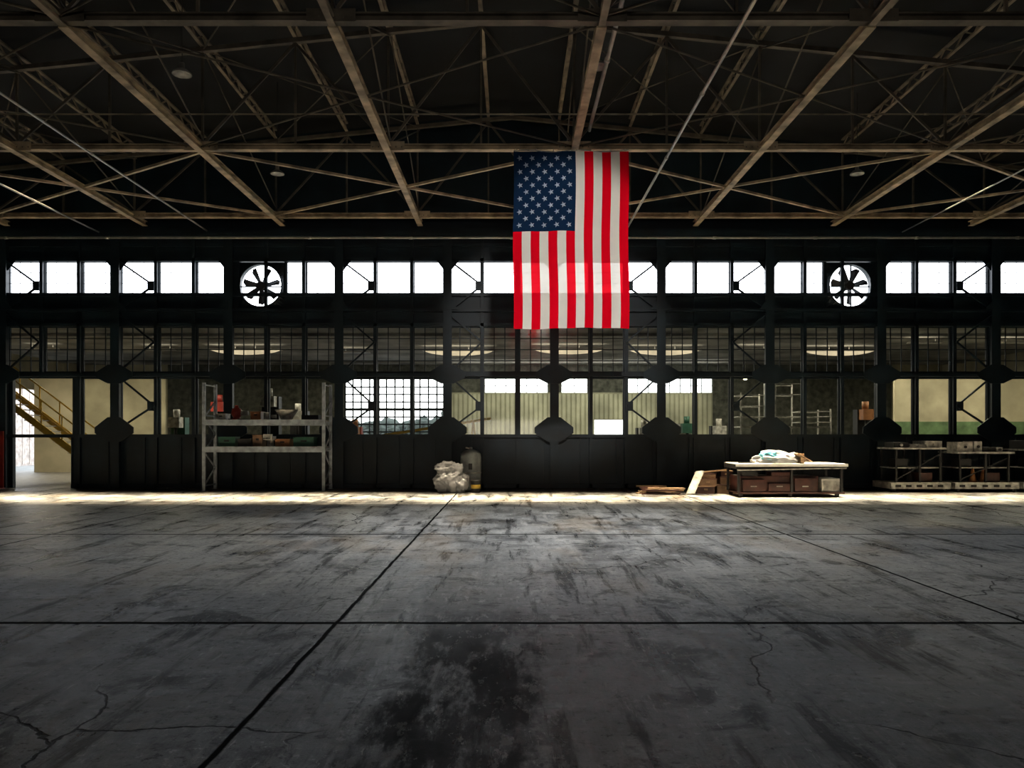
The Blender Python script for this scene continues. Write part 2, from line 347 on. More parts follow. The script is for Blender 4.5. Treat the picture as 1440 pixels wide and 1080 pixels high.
# ------------------------------------------------------------------ shell
s1 = MB('wall_left', [M_side, M_beige]); s1.box((-HW-.2, REAR, 0), (-HW, WD+T, 9.5))
s1.box((-HW-.2, WD+T, 0), (-HW, 34.3, 5.35), 1); s1.box((-HW-.2, 36.8, 0), (-HW, 40.2, 5.35), 1); s1.box((-HW-.2, 34.3, 3.7), (-HW, 36.8, 5.35), 1); s1.done()
s1 = MB('wall_right', [M_side, M_beige]); s1.box((HW, REAR, 0), (HW+.2, WD+T, 9.5)); s1.box((HW, WD+T, 0), (HW+.2, 40.2, 5.35), 1); s1.done()
s1 = MB('wall_rear', M_side)
s1.box((-HW, REAR-.2, 0), (HW, REAR, 9.3)); s1.prism([(-HW, 9.3), (HW, 9.3), (HW, 9.5), (0, 11.7), (-HW, 9.5)], REAR-.2, REAR); s1.done()
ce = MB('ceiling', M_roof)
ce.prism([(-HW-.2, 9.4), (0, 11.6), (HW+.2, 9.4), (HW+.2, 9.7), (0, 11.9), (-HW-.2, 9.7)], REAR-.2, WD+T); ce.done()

# ------------------------------------------------------------------ roof structure
BZ = 8.14; DT = [1.2, 6.7, 12.2, 17.7, 23.2]
zt = lambda x: 11.05-0.1*abs(x)
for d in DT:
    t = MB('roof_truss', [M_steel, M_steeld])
    t.ibeam((-21.9, d, BZ), (21.9, d, BZ), .18, .13, 0 if d > 15 else 1)  # far chords get the lit tan, near ones the shaded copy
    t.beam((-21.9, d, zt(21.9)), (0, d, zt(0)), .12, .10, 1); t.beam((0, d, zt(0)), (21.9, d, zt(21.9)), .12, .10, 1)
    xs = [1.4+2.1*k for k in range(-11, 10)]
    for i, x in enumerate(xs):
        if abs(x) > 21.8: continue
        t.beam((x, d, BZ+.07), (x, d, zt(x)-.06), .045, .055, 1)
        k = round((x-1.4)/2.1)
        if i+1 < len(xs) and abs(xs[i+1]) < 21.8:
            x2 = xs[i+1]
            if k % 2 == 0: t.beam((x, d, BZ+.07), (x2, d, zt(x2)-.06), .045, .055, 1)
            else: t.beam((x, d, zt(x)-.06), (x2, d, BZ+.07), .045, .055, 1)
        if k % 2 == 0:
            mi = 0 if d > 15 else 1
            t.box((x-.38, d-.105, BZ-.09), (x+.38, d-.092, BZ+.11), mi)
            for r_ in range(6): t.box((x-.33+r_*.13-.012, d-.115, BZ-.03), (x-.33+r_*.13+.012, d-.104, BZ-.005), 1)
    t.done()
for k in range(-5, 6):
    x = 1.4+4.2*k
    if abs(x) > 21: continue
    m = MB('tie_beam', [M_steel, M_purlin]); m.ibeam((x, 12.2, BZ-.06), (x, WD-.32, BZ-.06), .16, .15); m.ibeam((x, REAR+.02, BZ-.06), (x, 12.2, BZ-.06), .11, .12, 1); m.done()  # near length takes the dimmer copy, falloff of light painted in
for k in range(-10, 10):
    x = 1.4+2.1*k
    if abs(x) > 21: continue
    m = MB('lattice_purlin', M_purlin); z1 = zt(x)+.32; z0 = zt(x)-.02+.1; y = 1.2
    m.beam((x, 1.2, z1), (x, 23.2, z1), .08, .04); m.beam((x, 1.2, z0), (x, 23.2, z0), .08, .04)
    n = 60; st = 22/n
    for i in range(n):
        a, b = (z0, z1) if i % 2 == 0 else (z1, z0); m.beam((x, 1.2+i*st, a), (x, 1.2+(i+1)*st, b), .03, .03)
    m.done()
m = MB('cross_brace', [M_steel, M_steeld])
for i in range(len(DT)-1):
    a, b = DT[i]+.12, DT[i+1]-.12
    for x0 in (-15.4, -7.0, 1.4, 9.8):
        x1 = x0+8.4; z = BZ-.02
        if x1 > 21: continue
        if i == 3: m.beam((x0, a, z), (x1, b, z), .075, .06); m.beam((x0, b, z-.0), (x1, a, z), .075, .06)
        else: m.cyl((x0, a, z), (x1, b, z), .02, 1, 6); m.cyl((x0, b, z), (x1, a, z), .02, 1, 6)  # rods of the nearer bays in the shaded steel copy
m.done()
m = MB('sway_brace_rods', M_steeld)
for i in range(len(DT)-1):
    a, b = DT[i], DT[i+1]
    for x in (-15.4, -11.2, -7.0, -2.8, 1.4, 5.6, 9.8, 14.0):
        xx = x+.06
        m.cyl((xx, a, BZ+.1), (xx, b, zt(x)-.1), .018, 0, 6); m.cyl((xx, b, BZ+.1), (xx, a, zt(x)-.1), .018, 0, 6)
    for x in (-15.4, -7.0, 1.4, 9.8):
        m.cyl((x, a, zt(x)), (x+4.2, b, zt(x+4.2)), .016, 0, 6); m.cyl((x+4.2, a, zt(x+4.2)), (x, b, zt(x)), .016, 0, 6)
m.done()
def pipe(name, p, q, r, mt=M_pipe):
    m = MB(name, mt); m.cyl(p, q, r, 0, 10)
    L_ = (Vector(q)-Vector(p)).length; n = int(L_/3)
    for i in range(1, n):
        c = Vector(p).lerp(Vector(q), i/n); dd = (Vector(q)-Vector(p)).normalized()*.05; m.cyl(c-dd, c+dd, r*1.35, 0, 10)
    return m.done()
pipe('conduit_pipe', (3.42, 1, 7.78), (3.42, WD-.35, 7.78), .03)
pipe('conduit_pipe', (1.72, 1, 8.42), (1.72, 17.4, 8.42), .04)
pipe('conduit_pipe', (-9.3, 1, 7.86), (-9.3, WD-.35, 7.86), .024)
pipe('conduit_pipe', (-12.6, 1, 7.82), (-12.6, WD-.35, 7.82), .024)
pipe('conduit_pipe', (11.9, 1, 7.82), (11.9, WD-.35, 7.82), .018)
pipe('sprinkler_pipe', (-21.5, 17.4, 8.78), (21.5, 17.4, 8.78), .018, M_purlin)
pipe('sprinkler_pipe', (-21.5, 23.75, 7.62), (21.5, 23.75, 7.62), .035)
for x, y, z in ((-6.12, 20.4, 8.44), (9.0, 20.4, 8.44), (1.62, 14.7, 8.56), (-6.2, 14.7, 8.42)):
    m = MB('pendant_lamp', [M_wgrey, M_black]); m.lathe((x, y, z), [(.18, 0), (.17, .03), (.10, .09), (.05, .12), (.045, .22), (.0, .23)]); m.lathe((x, y, z), [(.165, .005), (.0, .03)])
    m.cyl((x, y, z+.22), (x, y, zt(x)+.4), .008, 1, 6); m.done()

# ------------------------------------------------------------------ flag
FD = 17.45; fw = 2.57; fh = 3.95; fx0 = (722-720)*FD/1100; fz1 = 7.97
fl = MB('american_flag', [M_fred, M_fwhite, M_fblue, M_star, M_wgrey])
def fy(u, v):
    return FD+.05*math.sin(u*9+v*1.5)*(.3+v)+.035*math.sin(u*23+v*3)*(.2+v)+.03*math.sin(v*6)
nx, ny = 13*6, 80; cn = 0.452; n0 = len(fl.v)
for j in range(ny+1):
    for i in range(nx+1):
        u, v = i/nx, j/ny; fl.v.append((fx0+u*fw+.012*math.sin(v*9), fy(u, v), fz1-v*fh-(.02*math.sin(u*7) if j == ny else 0)))
for j in range(ny):
    for i in range(nx):
        s_ = i//6; v = (j+.5)/ny; mi = 2 if (s_ < 7 and v < cn) else (0 if s_ % 2 == 0 else 1)
        a = n0+j*(nx+1)+i; fl.face([a, a+1, a+nx+2, a+nx+1], mi, True)
for a in range(9):
    for b in range(11):
        if (a+b) % 2: continue
        u = (a+1)/10*7/13; v = (b+1)/12*cn; R = .068
        for side in (-1, 1):
            n = len(fl.v); fl.v.append((fx0+u*fw+.012*math.sin(v*9), fy(u, v)+side*.008, fz1-v*fh))
            for k in range(10):
                t = math.pi*k/5+math.pi; r = R if k % 2 == 0 else R*.40
                uu = u+r*math.cos(t)/fw; vv = v-r*math.sin(t)/fh
                fl.v.append((fx0+uu*fw+.012*math.sin(vv*9), fy(uu, vv)+side*.008, fz1-vv*fh))
            for k in range(10): fl.face([n, n+1+k, n+1+(k+1) % 10], 3)
for i in range(24):
    a = i/24; b = (i+1)/24; zf = lambda q: fz1+.01+.02*math.sin(q*14)
    fl.cyl((fx0+a*fw, FD, zf(a)), (fx0+b*fw, FD, zf(b)), .012, 4, 6)
for a in (.02, .2, .35, .68, .85, .98): fl.cyl((fx0+a*fw, FD, fz1), (fx0+a*fw, FD+.16, BZ-.06), .008, 4, 6)
fl.done()

# ------------------------------------------------------------------ storage rack
R0 = 22.8; k = 1100/R0; rx = lambda p: (p-720)/k; rz = lambda q: EYE+(610-q)/k
r = MB('storage_rack', [M_rack, M_wgrey]); x0, x1 = rx(284), rx(457); y0, y1 = R0, R0+.95
for x in (x0, x1-.09):
    for y in (y0, y1-.07):
        r.box((x, y, 0.012), (x+.09, y+.07, rz(538))); r.box((x-.04, y-.03, 0), (x+.13, y+.1, .012))
    zz = .15
    i = 0
    while zz+.5 < rz(540):
        a, b = (y0+.05, y1-.05) if i % 2 == 0 else (y1-.05, y0+.05); r.beam((x+.045, a, zz), (x+.045, b, zz+.5), .03, .04); zz += .5; i += 1
    for zz in (.15, 1.2, 2.2, rz(541)): r.beam((x+.045, y0+.05, zz), (x+.045, y1-.05, zz), .03, .04)
for zt_, zb_ in ((rz(590), rz(598)), (rz(628), rz(636))):
    r.box((x0+.09, y0-.01, zb_), (x1-.09, y0+.04, zt_)); r.box((x0+.09, y1-.06, zb_), (x1-.09, y1-.01, zt_)); r.box((x0+.09, y0+.04, zt_-.04), (x1-.09, y1-.06, zt_-.01), 1)
r.done()
za = rz(590); zb = rz(628)
def crate(name, x, y, z, sx, sy, sz, mt, lid=True):
    m = MB(name, [mt, M_black]); m.box((x, y, z), (x+sx, y+sy, z+sz)); 
    if lid:
        m.box((x-.01, y-.01, z+sz), (x+sx+.01, y+sy+.01, z+sz+.02)); m.box((x+sx*.35, y-.012, z+sz*.55), (x+sx*.65, y, z+sz*.75), 1)
    return m.done()
m = MB('red_pump', [M_red, M_black, M_wgrey]); px = rx(326); m.lathe((px, y0+.4, za), [(.17, 0), (.17, .03), (.09, .05), (.12, .1), (.16, .2), (.13, .32), (.06, .36), (.06, .42), (0, .43)]); m.cyl((px+.1, y0+.4, za+.2), (px+.35, y0+.4, za+.2), .07, 2); m.box((px-.2, y0+.25, za), (px+.38, y0+.55, za+.03), 1); m.done()
m = MB('steel_basin', [M_wgrey]); m.lathe((rx(397), y0+.45, za), [(0, .0), (.16, 0), (.22, .12), (.33, .28), (.35, .29), (.31, .31), (.2, .2), (0, .1)]); m.done()
crate('parts_box', rx(349), y0+.2, za, .3, .4, .22, M_orange); crate('parts_box', rx(300), y0+.2, za, .28, .4, .16, M_wgrey); crate('cable_reel_box', rx(420), y0+.3, za, .5, .35, .14, M_black, False)
crate('toolbox', rx(303), y0+.2, zb, .5, .4, .26, M_green); crate('toolbox', rx(331), y0+.2, zb, .38, .4, .2, M_black); crate('parts_box', rx(352), y0+.2, zb, .28, .4, .32, M_card); crate('parts_box', rx(384), y0+.2, zb, .42, .4, .2, M_orange); crate('toolbox', rx(410), y0+.2, zb, .6, .4, .25, M_green)
for p_, mt in ((370, M_wgrey), (376, M_black)):
    m = MB('paint_can', [mt, M_wgrey]); c_ = (rx(p_), y0+.3 if p_ < 373 else y0+.6, za); m.lathe(c_, [(0, 0), (.08, 0), (.08, .2), (.085, .2), (.085, .22), (0, .215)]); m.lathe(c_, [(.082, .06), (.082, .15)], 1); m.done()
m = MB('machine_vise', [M_wgrey, M_black]); x = rx(374.5); m.cyl((x, y0+.4, zb), (x, y0+.4, zb+.18), .09); m.box((x-.12, y0+.25, zb+.18), (x+.12, y0+.55, zb+.3)); m.box((x-.12, y0+.1, zb+.2), (x+.12, y0+.22, zb+.36)); m.cyl((x, y0+.02, zb+.24), (x, y0+.3, zb+.24), .02, 1); m.cyl((x-.1, y0+.03, zb+.24), (x+.1, y0+.03, zb+.24), .012, 1); m.done()

# ------------------------------------------------------------------ tank group
D = 23.2; ox = lambda p, d=D: (p-720)*d/1100
cx = ox(662)
m = MB('pressure_tank', [M_tank, M_black, M_wgrey]); m.lathe((cx, D, 0), [(0, .03), (.29, .03), (.31, .0), (.31, .06), (.305, .08), (.305, .98), (.29, 1.08), (.21, 1.16), (.1, 1.2), (.05, 1.21), (.05, 1.27), (0, 1.28)], 0, 32)
m.lathe((cx, D, 0), [(.31, .5), (.315, .51), (.315, .53), (.31, .54)], 2, 32); m.cyl((cx, D, 1.23), (cx-.15, D, 1.26), .02, 2); m.box((cx-.05, D-.32, .62), (cx+.06, D-.303, .8), 1)
m.done()
m = MB('plastic_wrapped_bundle', [M_poly, M_wgrey]); bx = ox(634, 22.3)
m.blob((bx, 22.3, .40), (.42, .30, .42), 0, 5, .45, 1.7, .9, 3); m.blob((bx-.12, 22.3, .70), (.30, .22, .16), 0, 4, .5, 2.2, 0, 9); m.blob((bx+.24, 22.2, .2), (.2, .18, .22), 0, 4, .5, 2.2, .9, 5); m.done()
m = MB('paint_bucket', [M_black, M_wgrey, M_yellow]); bx = ox(669, 22.2); m.lathe((bx, 22.2, 0), [(0, 0), (.12, 0), (.14, .33), (.15, .34), (.13, .36), (0, .36)], 0); m.lathe((bx, 22.2, 0), [(.131, .12), (.137, .23)], 2); m.done()

# ------------------------------------------------------------------ timber pile & workbench
m = MB('lumber_scraps', [M_wood, M_card, M_redbrown]); y = 22.0; X = lambda p: (p-720)*22/1100
random.seed(4)
for i in range(18):
    a = X(random.uniform(893, 912)); b = min(a+random.uniform(.5, 1.1), X(957)); yy = y+random.uniform(-.5, .6); zl = .02+.05*(i//5)
    m.beam((a, yy, zl), (b, yy+random.uniform(-.15, .15), zl), .14, .035, random.choice([0, 2, 2]))
m.done()
m = MB('cardboard_box_stack', [M_card, M_redbrown, M_wood]); 
for a, b, z0_, z1_, yo, mi in ((977, 1001, 0, .20, -.3, 1), (980, 1004, .22, .40, -.3, 0), (1006, 1034, 0, .23, -.2, 0), (1011, 1033, .26, .45, -.15, 0), (985, 1003, .42, .54, -.25, 2), (1012, 1028, .48, .62, -.15, 1)):
    m.box((X(a), y+yo, z0_), (X(b), y+yo+.5, z1_), mi); m.box((X(a)-.015, y+yo-.015, z1_), (X(b)+.015, y+yo+.515, z1_+.02), 2 if mi == 1 else 1); m.box((X((a+b)/2)-.05, y+yo-.004, z1_-.10), (X((a+b)/2)+.05, y+yo, z1_-.05), 2)
for a, z, yo in ((975, .57, -.2), (990, .59, -.1)): m.beam((X(a), y+yo, z), (X(a+32), y+yo+.1, z+.07), .1, .03, 2)
m.done()
m = MB('leaning_panel', [M_wgrey, M_wood]); m.beam((X(962), 21.52, .03), (X(975), 21.63, .58), .04, .03, 1)
n = len(m.v)
a, b = Vector((X(959), 21.35, .01)), Vector((X(974), 21.5, .62)); wv = Vector((.20, -.02, .02)); th = Vector((-.03, 0, .02))
m.v += [tuple(q) for q in (a, a+wv, b+wv, b, a+th, a+wv+th, b+wv+th, b+th)]
for q in ((0,1,2,3),(7,6,5,4),(0,4,5,1),(1,5,6,2),(2,6,7,3),(3,7,4,0)): m.face([n+i for i in q], 0)
m.done()
BD = 20.6; X = lambda p: (p-720)*BD/1100; Z = lambda q: EYE+(610-q)*BD/1100
m = MB('workbench_cart', [M_redbrown, M_white, M_wood, M_black, M_wgrey]); a, b = X(1034), X(1188)
m.box((a, BD-.1, Z(659)), (b, BD+1.1, Z(653)), 3); m.box((a-.02, BD-.14, Z(656)), (b+.03, BD-.1, Z(652)), 1); m.box((a, BD-.1, Z(653)), (b, BD+1.1, Z(652)), 1)
m.beam((a+.02, BD-.12, Z(661)), (b, BD-.12, Z(658)), .03, .03, 4)
m.box((a+.15, BD+.06, .14), (X(1152), BD+1.0, .55), 0)
m.box((X(1156), BD+.02, .12), (X(1186), BD+.9, .48), 1); m.box((X(1158), BD+.01, .16), (X(1184), BD+.02, .42), 4)
m.box((a+.08, BD-.05, .09), (b-.02, BD+1.0, .14), 0)
for i, (h0, h1) in enumerate(((.16, .46), (.16, .36), (.16, .50))):
    q0 = a+.2+i*.68; m.box((q0, BD-.02, h0), (q0+.58, BD+.05, h1), 0); m.box((q0+.2, BD-.03, .27), (q0+.36, BD-.02, .30), 4)
m.box((a+.95, BD+.0, .56), (a+1.5, BD+.4, .66), 0); m.box((a+.2, BD+.0, .56), (a+.6, BD+.4, .68), 3)
for q0 in (a+.05, b-.13, (a+b)/2): 
    for yy in (BD-.06, BD+.96): m.box((q0, yy, .12), (q0+.06, yy+.06, Z(659)), 3)
for q0 in (a+.15, (a+b)/2, b-.2):
    for yy in (BD+.02, BD+.95): m.cyl((q0, yy-.025, .055), (q0, yy+.025, .055), .055, 3, 16)
m.done()
m = MB('plastic_covered_parts', [M_poly, M_blue, M_wood]); z = Z(652)
m.blob((X(1097), BD+.3, z+.12), (.5, .3, .2), 0, 4, .5, 2, .55, 2); m.blob((X(1085), BD+.15, z+.2), (.24, .15, .14), 1, 4, .4, 2, 0, 7); m.box((X(1128), BD+.1, z), (X(1133), BD+.5, z+.26), 2); m.beam((X(1120), BD+.1, z+.27), (X(1142), BD+.2, z+.05), .3, .02, 2)
m.done()
m = MB('hand_tools', [M_black, M_wgrey]); m.beam((X(1040), BD+.1, z+.02), (X(1060), BD+.2, z+.02), .04, .03); m.cyl((X(1060), BD+.2, z+.05), (X(1066), BD+.3, z+.05), .045, 1); m.done()

# ------------------------------------------------------------------ equipment carts right
CD = 22.3; X = lambda p: (p-720)*CD/1100; Z = lambda q: EYE+(610-q)*CD/1100
for a, b, tq in ((1252, 1336, 632), (1342, 1432, 638), (1438, 1530, 634)):
    m = MB('equipment_cart', [M_wgrey, M_black, M_redbrown, M_orange]); x0, x1 = X(a), X(b)
    m.box((x0, CD-.05, .1), (x1, CD+1.1, .28), 0)
    for i in range(5): q0 = x0+.12+i*(x1-x0-.2)/5; m.box((q0, CD-.056, .15), (q0+.16, CD-.045, .22), 1)
    for q0 in (x0+.12, x1-.12): m.cyl((q0, CD, .05), (q0, CD+.05, .05), .05, 1, 14); m.cyl((q0, CD+.95, .05), (q0, CD+1, .05), .05, 1, 14)
    zt_ = Z(tq)
    for q0 in (x0+.18, x1-.26, (x0+x1)/2):
        for yy in (CD+.05, CD+.95): m.box((q0, yy, .28), (q0+.05, yy+.05, zt_), 1)
    m.box((x0+.1, CD, zt_), (x1-.1, CD+1.05, zt_+.05), 0)
    m.beam((x0+.2, CD+.07, .35), (x1-.2, CD+.07, zt_-.1), .03, .03, 1); m.box((x0+.15, CD+.1, .68), (x1-.2, CD+.95, .71), 0)
    m.box((x0+.25, CD+.2, .71), (x0+.6, CD+.6, .95), 1); m.box((x1-.8, CD+.2, .28), (x1-.4, CD+.6, .55), 2)
    random.seed(int(a))
    q0 = x0+.15
    while q0 < x1-.5:
        ww = random.uniform(.15, .5); hh = random.uniform(.08, .3); m.box((q0, CD+.1, zt_+.05), (q0+ww, CD+random.uniform(.4, .9), zt_+.05+hh), random.choice([0, 0, 1])); m.cyl((q0+ww/2, CD+.07, zt_+.05+hh*.5), (q0+ww/2, CD+.1, zt_+.05+hh*.5), .04, random.choice([1, 0])); q0 += ww+.03
    for i in range(2): q0 = x0+.7+i*.3; m.lathe((q0, CD+.3, .28), [(.12, 0), (.09, .05), (.03, .38), (0, .4)], 3 if a > 1340 else 1, 12)
    m.done()

# ------------------------------------------------------------------ red column and stairs (left opening)
m = MB('red_column', [M_red, M_wall])
xx = WX(6); m.box((xx-.16, WD-.5, 0), (xx+.16, WD-.46, 1.75)); m.box((xx-.16, WD-.3, 0), (xx+.16, WD-.26, 1.75)); m.box((xx-.02, WD-.46, 0), (xx+.02, WD-.3, 1.75)); m.box((xx-.2, WD-.52, 0), (xx+.2, WD-.25, .02)); m.done()
m = MB('steel_staircase', [M_yellow, M_wgrey]); SY = 27.0
x_t, z_t = -18.4, 3.5
for yy in (SY, SY+1.1):
    m.beam((-13.9, yy, .12), (x_t, yy, z_t), .05, .22)
    for h in (.5, .95): m.cyl((-14.1, yy, .25+h), (x_t, yy, z_t+h), .028, 0)
    for i in range(7): t_ = i/6; x = -14.1+(x_t+14.1)*t_; zz = .25+(z_t-.25)*t_; m.cyl((x, yy, zz), (x, yy, zz+.97), .024, 0)
for i in range(17): x = -14.1-i*.25; zz = .22+i*.19; m.box((x-.26, SY+.03, zz), (x, SY+1.07, zz+.03), 1)
m.box((x_t-1.3, SY, z_t-.1), (x_t, SY+1.1, z_t)); 
for xq in (x_t-1.25, x_t-.1):
    for yy in (SY+.02, SY+1.04): m.box((xq, yy, 0), (xq+.07, yy+.07, z_t-.1))
m.done()

# ------------------------------------------------------------------ annex behind the door wall
AD = 40.0; k2 = 1100/AD; AX = lambda p: (p-720)/k2; AZ = lambda q: EYE+(610-q)/k2
m = MB('ceiling_annex', M_cei); m.box((-HW, WD+T, 5.2), (HW, AD+.2, 5.35))
for yy in (27.5, 38): m.box((-HW, yy-.05, 5.1), (HW, yy+.05, 5.2))
m.done()
m = MB('wall_annex_back', [M_dimw, M_cream, M_beige, M_gdado, M_wall, M_groove])
def seg(a, b, z0, z1, mi=0, yy=AD): m.box((AX(a), yy, z0), (AX(b), yy+.2, z1), mi)
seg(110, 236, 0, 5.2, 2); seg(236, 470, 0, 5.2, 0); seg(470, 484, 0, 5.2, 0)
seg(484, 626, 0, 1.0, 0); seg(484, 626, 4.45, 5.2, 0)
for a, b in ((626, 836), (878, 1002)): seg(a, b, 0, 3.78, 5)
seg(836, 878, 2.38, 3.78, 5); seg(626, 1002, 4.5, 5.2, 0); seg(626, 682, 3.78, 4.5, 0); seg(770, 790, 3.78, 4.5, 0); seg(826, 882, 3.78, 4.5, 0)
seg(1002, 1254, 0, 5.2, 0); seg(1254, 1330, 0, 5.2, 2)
x = AX(626)
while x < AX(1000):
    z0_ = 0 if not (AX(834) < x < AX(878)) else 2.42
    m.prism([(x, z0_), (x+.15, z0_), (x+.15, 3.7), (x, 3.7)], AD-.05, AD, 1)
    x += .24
for i in range(0, 13):
    x = AX(484)+(AX(626)-AX(484))*i/12; t_ = .08 if i % 4 == 0 else .035; m.box((x-t_, AD+.05, 1.0), (x+t_, AD+.12, 4.45), 4)
for i in range(1, 9):
    z = 1.0+3.45*i/9; t_ = .07 if i == 5 else .035; m.box((AX(484), AD+.06, z-t_), (AX(626), AD+.11, z+t_), 4)
for a, b in ((682, 770), (790, 826), (882, 1002)):
    n = int((b-a)/14)
    for i in range(1, n): x = AX(a)+(AX(b)-AX(a))*i/n; m.box((x-.02, AD+.05, 3.78), (x+.02, AD+.1, 4.5), 4)
    m.box((AX(a), AD+.05, 4.12), (AX(b), AD+.1, 4.15), 4)
m.done()
m = MB('wall_annex_right', [M_beige, M_gdado, M_cream]); PY = 31.0; kx = lambda p: (p-720)*PY/1100
m.box((kx(1258), PY, 0), (HW, PY+.12, 2.15), 1); m.box((kx(1258), PY, 2.15), (HW, PY+.12, 4.1), 0)
m.done()
m = MB('wall_annex_left', [M_beige]); m.box(((48-720)*34/1100, 34, 0), ((232-720)*34/1100, 34.12, 4.2)); m.done()

m = MB('scaffold_tower', M_wgrey); sy = 29.0; q = lambda p: (p-720)*sy/1100; zq = lambda v: EYE+(610-v)*sy/1100
for a, b, tp in ((1042, 1082, 552), (1090, 1130, 536), (1130, 1168, 575)):
    for x in (q(a), q(b)):
        for yy in (sy, sy+1.2): m.cyl((x, yy, 0), (x, yy, zq(tp)), .03)
    for z in (.5, 1.5, 2.3, zq(tp)-.1, zq(tp)-.5):
        if z < zq(tp):
            for yy in (sy, sy+1.2): m.cyl((q(a), yy, z), (q(b), yy, z), .022)
            m.cyl((q(a), sy, z), (q(a), sy+1.2, z), .022)
    m.box((q(a), sy, 1.9), (q(b), sy+1.2, 1.95))
m.done()
m = MB('extension_ladder', M_yellow); a = Vector((q(520), 29.5, 1.55)); b = Vector((q(690), 29.5, 2.25))
for yy in (0, .4): m.beam(a+Vector((0, yy, 0)), b+Vector((0, yy, 0)), .04, .09)
for i in range(14): c = a.lerp(b, (i+.5)/14); m.cyl(c, c+Vector((0, .4, 0)), .018)
for c in (a.lerp(b, .15), a.lerp(b, .85)):
    for s_ in (-.25, .25): m.beam((c.x+s_, 29.5, 0), (c.x, 29.5, c.z-.05), .05, .05); m.beam((c.x+s_, 29.9, 0), (c.x, 29.9, c.z-.05), .05, .05)
m.done()
def machine(x, y, sx, h, mt, mt2):
    m = MB('milling_machine', [mt, mt2, M_black]); m.box((x-sx/2, y-.4, 0), (x+sx/2, y+.4, .25)); m.box((x-sx*.25, y, .25), (x+sx*.25, y+.4, h)); m.box((x-sx*.2, y-.4, h-.4), (x+sx*.2, y+.2, h), 1); m.box((x-sx*.5, y-.45, h*.5), (x+sx*.5, y+.1, h*.5+.1), 0); m.cyl((x, y-.2, h*.5+.3), (x, y-.2, h-.4), .06, 2); m.cyl((x, y-.1, h), (x, y-.1, h+.3), .12, 1, 14); m.cyl((x-sx*.5-.02, y-.2, h*.4), (x-sx*.5-.1, y-.2, h*.4), .14, 2, 14); m.done()
for p_, d_, sx, h, a_, b_ in ((250, 30, 1.1, 2.3, M_green, M_wgrey), (420, 32, 1.4, 2.6, M_black, M_wgrey), (500, 31.5, .9, 1.95, M_red, M_orange), (965, 33, 1.2, 2.1, M_wgrey, M_green), (905, 30, 1.0, 1.9, M_black, M_wgrey), (1010, 33, 1.2, 2.0, M_black, M_wgrey), (1215, 30, 1.0, 2.6, M_black, M_orange), (380, 30, 1.3, 3.1, M_black, M_wgrey), (310, 33, 1.3, 3.0, M_black, M_red)):
    machine((p_-720)*d_/1100, d_, sx, h, a_, b_)
for p_, yy, vis in ((60, 30.6, 0), (225, 31, 0), (345, 31, 1), (500, 32, 0), (645, 31.4, 1), (800, 30.8, 1), (935, 31.2, 1), (1060, 31, 0), (1180, 31.4, 1), (1300, 28.6, 0), (1430, 28.6, 0)):  # vis off: short extra lamps added to brighten the annex
    x = (p_-720)*yy/1100; L_ = 2.9 if vis else 1.2
    m = MB('ceiling_light_fixture', [M_white, M_tube]); m.prism([(x-L_/2, 4.98), (x+L_/2, 4.98), (x+L_/2-.05, 5.04), (x-L_/2+.05, 5.04)], yy-.15, yy+.15)
    if vis:   # bowed diffuser
        pts = [(x-L_/2+.1+(L_-.2)*i/12, 4.98-.17*math.sin(math.pi*i/12)**.6) for i in range(13)]
        m.prism(pts, yy-.12, yy+.12, 1)
    for o_ in (-.4, .4): m.cyl((x+o_, yy, 5.04), (x+o_, yy, 5.2), .012, 0, 6)
    m.done()
    ld = bpy.data.lights.new('tube_light', 'AREA'); ld.shape = 'RECTANGLE'; ld.size = L_-.1; ld.size_y = .3; ld.energy = 145; ld.color = (1, .90, .68)
    lo = bpy.data.objects.new('tube_light', ld); sc.collection.objects.link(lo); lo.location = (x, yy, 4.78)
    ld = bpy.data.lights.new('ceiling_glow_fill', 'AREA'); ld.shape = 'RECTANGLE'; ld.size = L_; ld.size_y = .3; ld.energy = 8 if vis else 3; ld.color = (1, .86, .6)  # added upward lamp, makes a glow patch on the ceiling
    lo = bpy.data.objects.new('ceiling_glow_fill', ld); sc.collection.objects.link(lo); lo.location = (x, yy, 5.05); lo.rotation_euler = (math.pi, 0, 0)
area_back = bpy.data.lights.new('annex_wall_fill', 'AREA'); area_back.shape = 'RECTANGLE'; area_back.size = 13; area_back.size_y = .3; area_back.energy = 190; area_back.color = (1, .95, .8)  # added fill lamp without a fixture, brightens the back wall
lo = bpy.data.objects.new('annex_wall_fill', area_back); sc.collection.objects.link(lo); lo.location = (3.5, 36.8, 5.05); lo.rotation_euler = (math.radians(38), 0, 0)
for p_ in (465, 1048):
    x = (p_-720)*26/1100; z = EYE+79*26/1100
    m = MB('annex_pendant_lamp', [M_wgrey, M_bulb]); m.lathe((x, 26, z), [(.16, -.02), (.10, .10), (.04, .16), (0, .17)]); m.blob((x, 26, z-.01), (.08, .08, .07), 1, 3, 0, 1); m.cyl((x, 26, z+.16), (x, 26, 5.2), .01); m.done()
random.seed(3)
for i in range(26):
    x = -24+i*2.0+random.uniform(-.6, .6); y = 60+random.uniform(-2, 3); h = 4.2+random.uniform(-.4, .9)
    if -15 < x < -4: h = 2.0+random.uniform(0, 1.2)
    if 5 < x < 10: continue
    m = MB('tree', [M_foli, M_bark]); m.cyl((x, y, -.1), (x, y, h*.6), .18, 1, 8, .1)
    for j in range(3): m.blob((x+random.uniform(-.6, .6), y+random.uniform(-.5, .5), h*.62+random.uniform(-.3, .3)), (1.3, 1.1, 1.3*min(1, h/4)), 0, 3, .6, 2.5, 0, i*3+j)
    m.done()

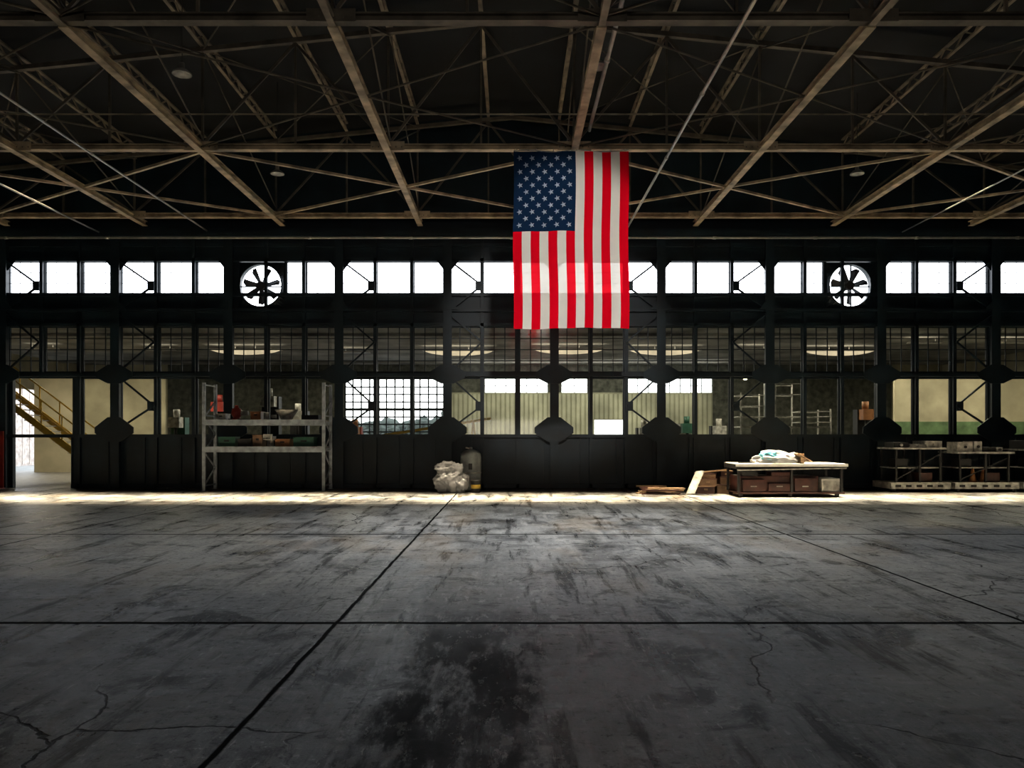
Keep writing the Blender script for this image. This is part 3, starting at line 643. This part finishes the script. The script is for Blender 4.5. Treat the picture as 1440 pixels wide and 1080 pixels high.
# ------------------------------------------------------------------ lights
wd = bpy.data.worlds.new('sky'); sc.world = wd; wd.use_nodes = True; nt = wd.node_tree; bg = nt.nodes['Background']
tc = nt.nodes.new('ShaderNodeTexCoord'); sp = nt.nodes.new('ShaderNodeSeparateXYZ'); cr = nt.nodes.new('ShaderNodeValToRGB')
nt.links.new(tc.outputs['Generated'], sp.inputs[0]); nt.links.new(sp.outputs[2], cr.inputs[0]); nt.links.new(cr.outputs[0], bg.inputs[0])
cr.color_ramp.elements[0].color = (0.95, 0.97, 1, 1); cr.color_ramp.elements[1].color = (0.75, 0.87, 1, 1); bg.inputs[1].default_value = 8.0
def area(name, loc, rot, sx, sy, e, col=(1,1,1), spread=180, portal=False):
    ld = bpy.data.lights.new(name, 'AREA'); ld.shape = 'RECTANGLE'; ld.size = sx; ld.size_y = sy; ld.energy = e; ld.color = col; ld.spread = math.radians(spread)
    if portal: ld.cycles.is_portal = True
    o = bpy.data.objects.new(name, ld); sc.collection.objects.link(o); o.location = loc; o.rotation_euler = rot; return o
R90 = math.radians(90)
area('window_portal', (0, WD+.3, WZ(390)), (-R90, 0, 0), 43, 1.1, 1, portal=True)
area('annex_window_portal', (AX(555), AD+.25, 2.72), (-R90, 0, 0), 5.2, 3.45, 1, portal=True)
area('annex_clerestory_portal', (AX(842), AD+.25, 4.14), (-R90, 0, 0), 11.7, .72, 1, portal=True)
area('rear_fill_light', (0, REAR+.1, 2.4), (R90+math.radians(18), 0, 0), 8, 3.2, 270, (1, .91, .77), 110)  # unseen fill behind the camera; the rear wall has no door
area('floor_strip_fill', (0, 20.4, 7.85), (0, 0, 0), 34, 2.1, 4300, (1, .83, .56), 19)  # unseen lamp added below the trusses for the bright floor strip; roof is closed
area('bay_floor_fill', (0.8, 14.0, 7.7), (0, 0, 0), 6, 4, 370, (.96, .98, 1), 80)  # unseen lamp added under the closed roof, lights the middle of the floor
sp_ = bpy.data.lights.new('flag_fill_spot', 'SPOT'); sp_.energy = 3300; sp_.spot_size = math.radians(25); sp_.spot_blend = .5; sp_.color = (1, .95, .88); sp_.shadow_soft_size = .2  # unseen spot added to brighten the flag from the front
o = bpy.data.objects.new('flag_fill_spot', sp_); sc.collection.objects.link(o); o.location = (1.3, 6.3, 7.6); o.rotation_euler = (Vector((1.3, 17.5, 5.6))-Vector(o.location)).to_track_quat('-Z', 'Y').to_euler()

# ------------------------------------------------------------------ camera
cd = bpy.data.cameras.new('camera'); cd.sensor_width = 36; cd.lens = 27.5; cd.shift_y = 70/1440; cd.clip_end = 300
co = bpy.data.objects.new('camera', cd); sc.collection.objects.link(co); co.location = (0, 0, EYE); co.rotation_euler = (R90, 0, 0); sc.camera = co
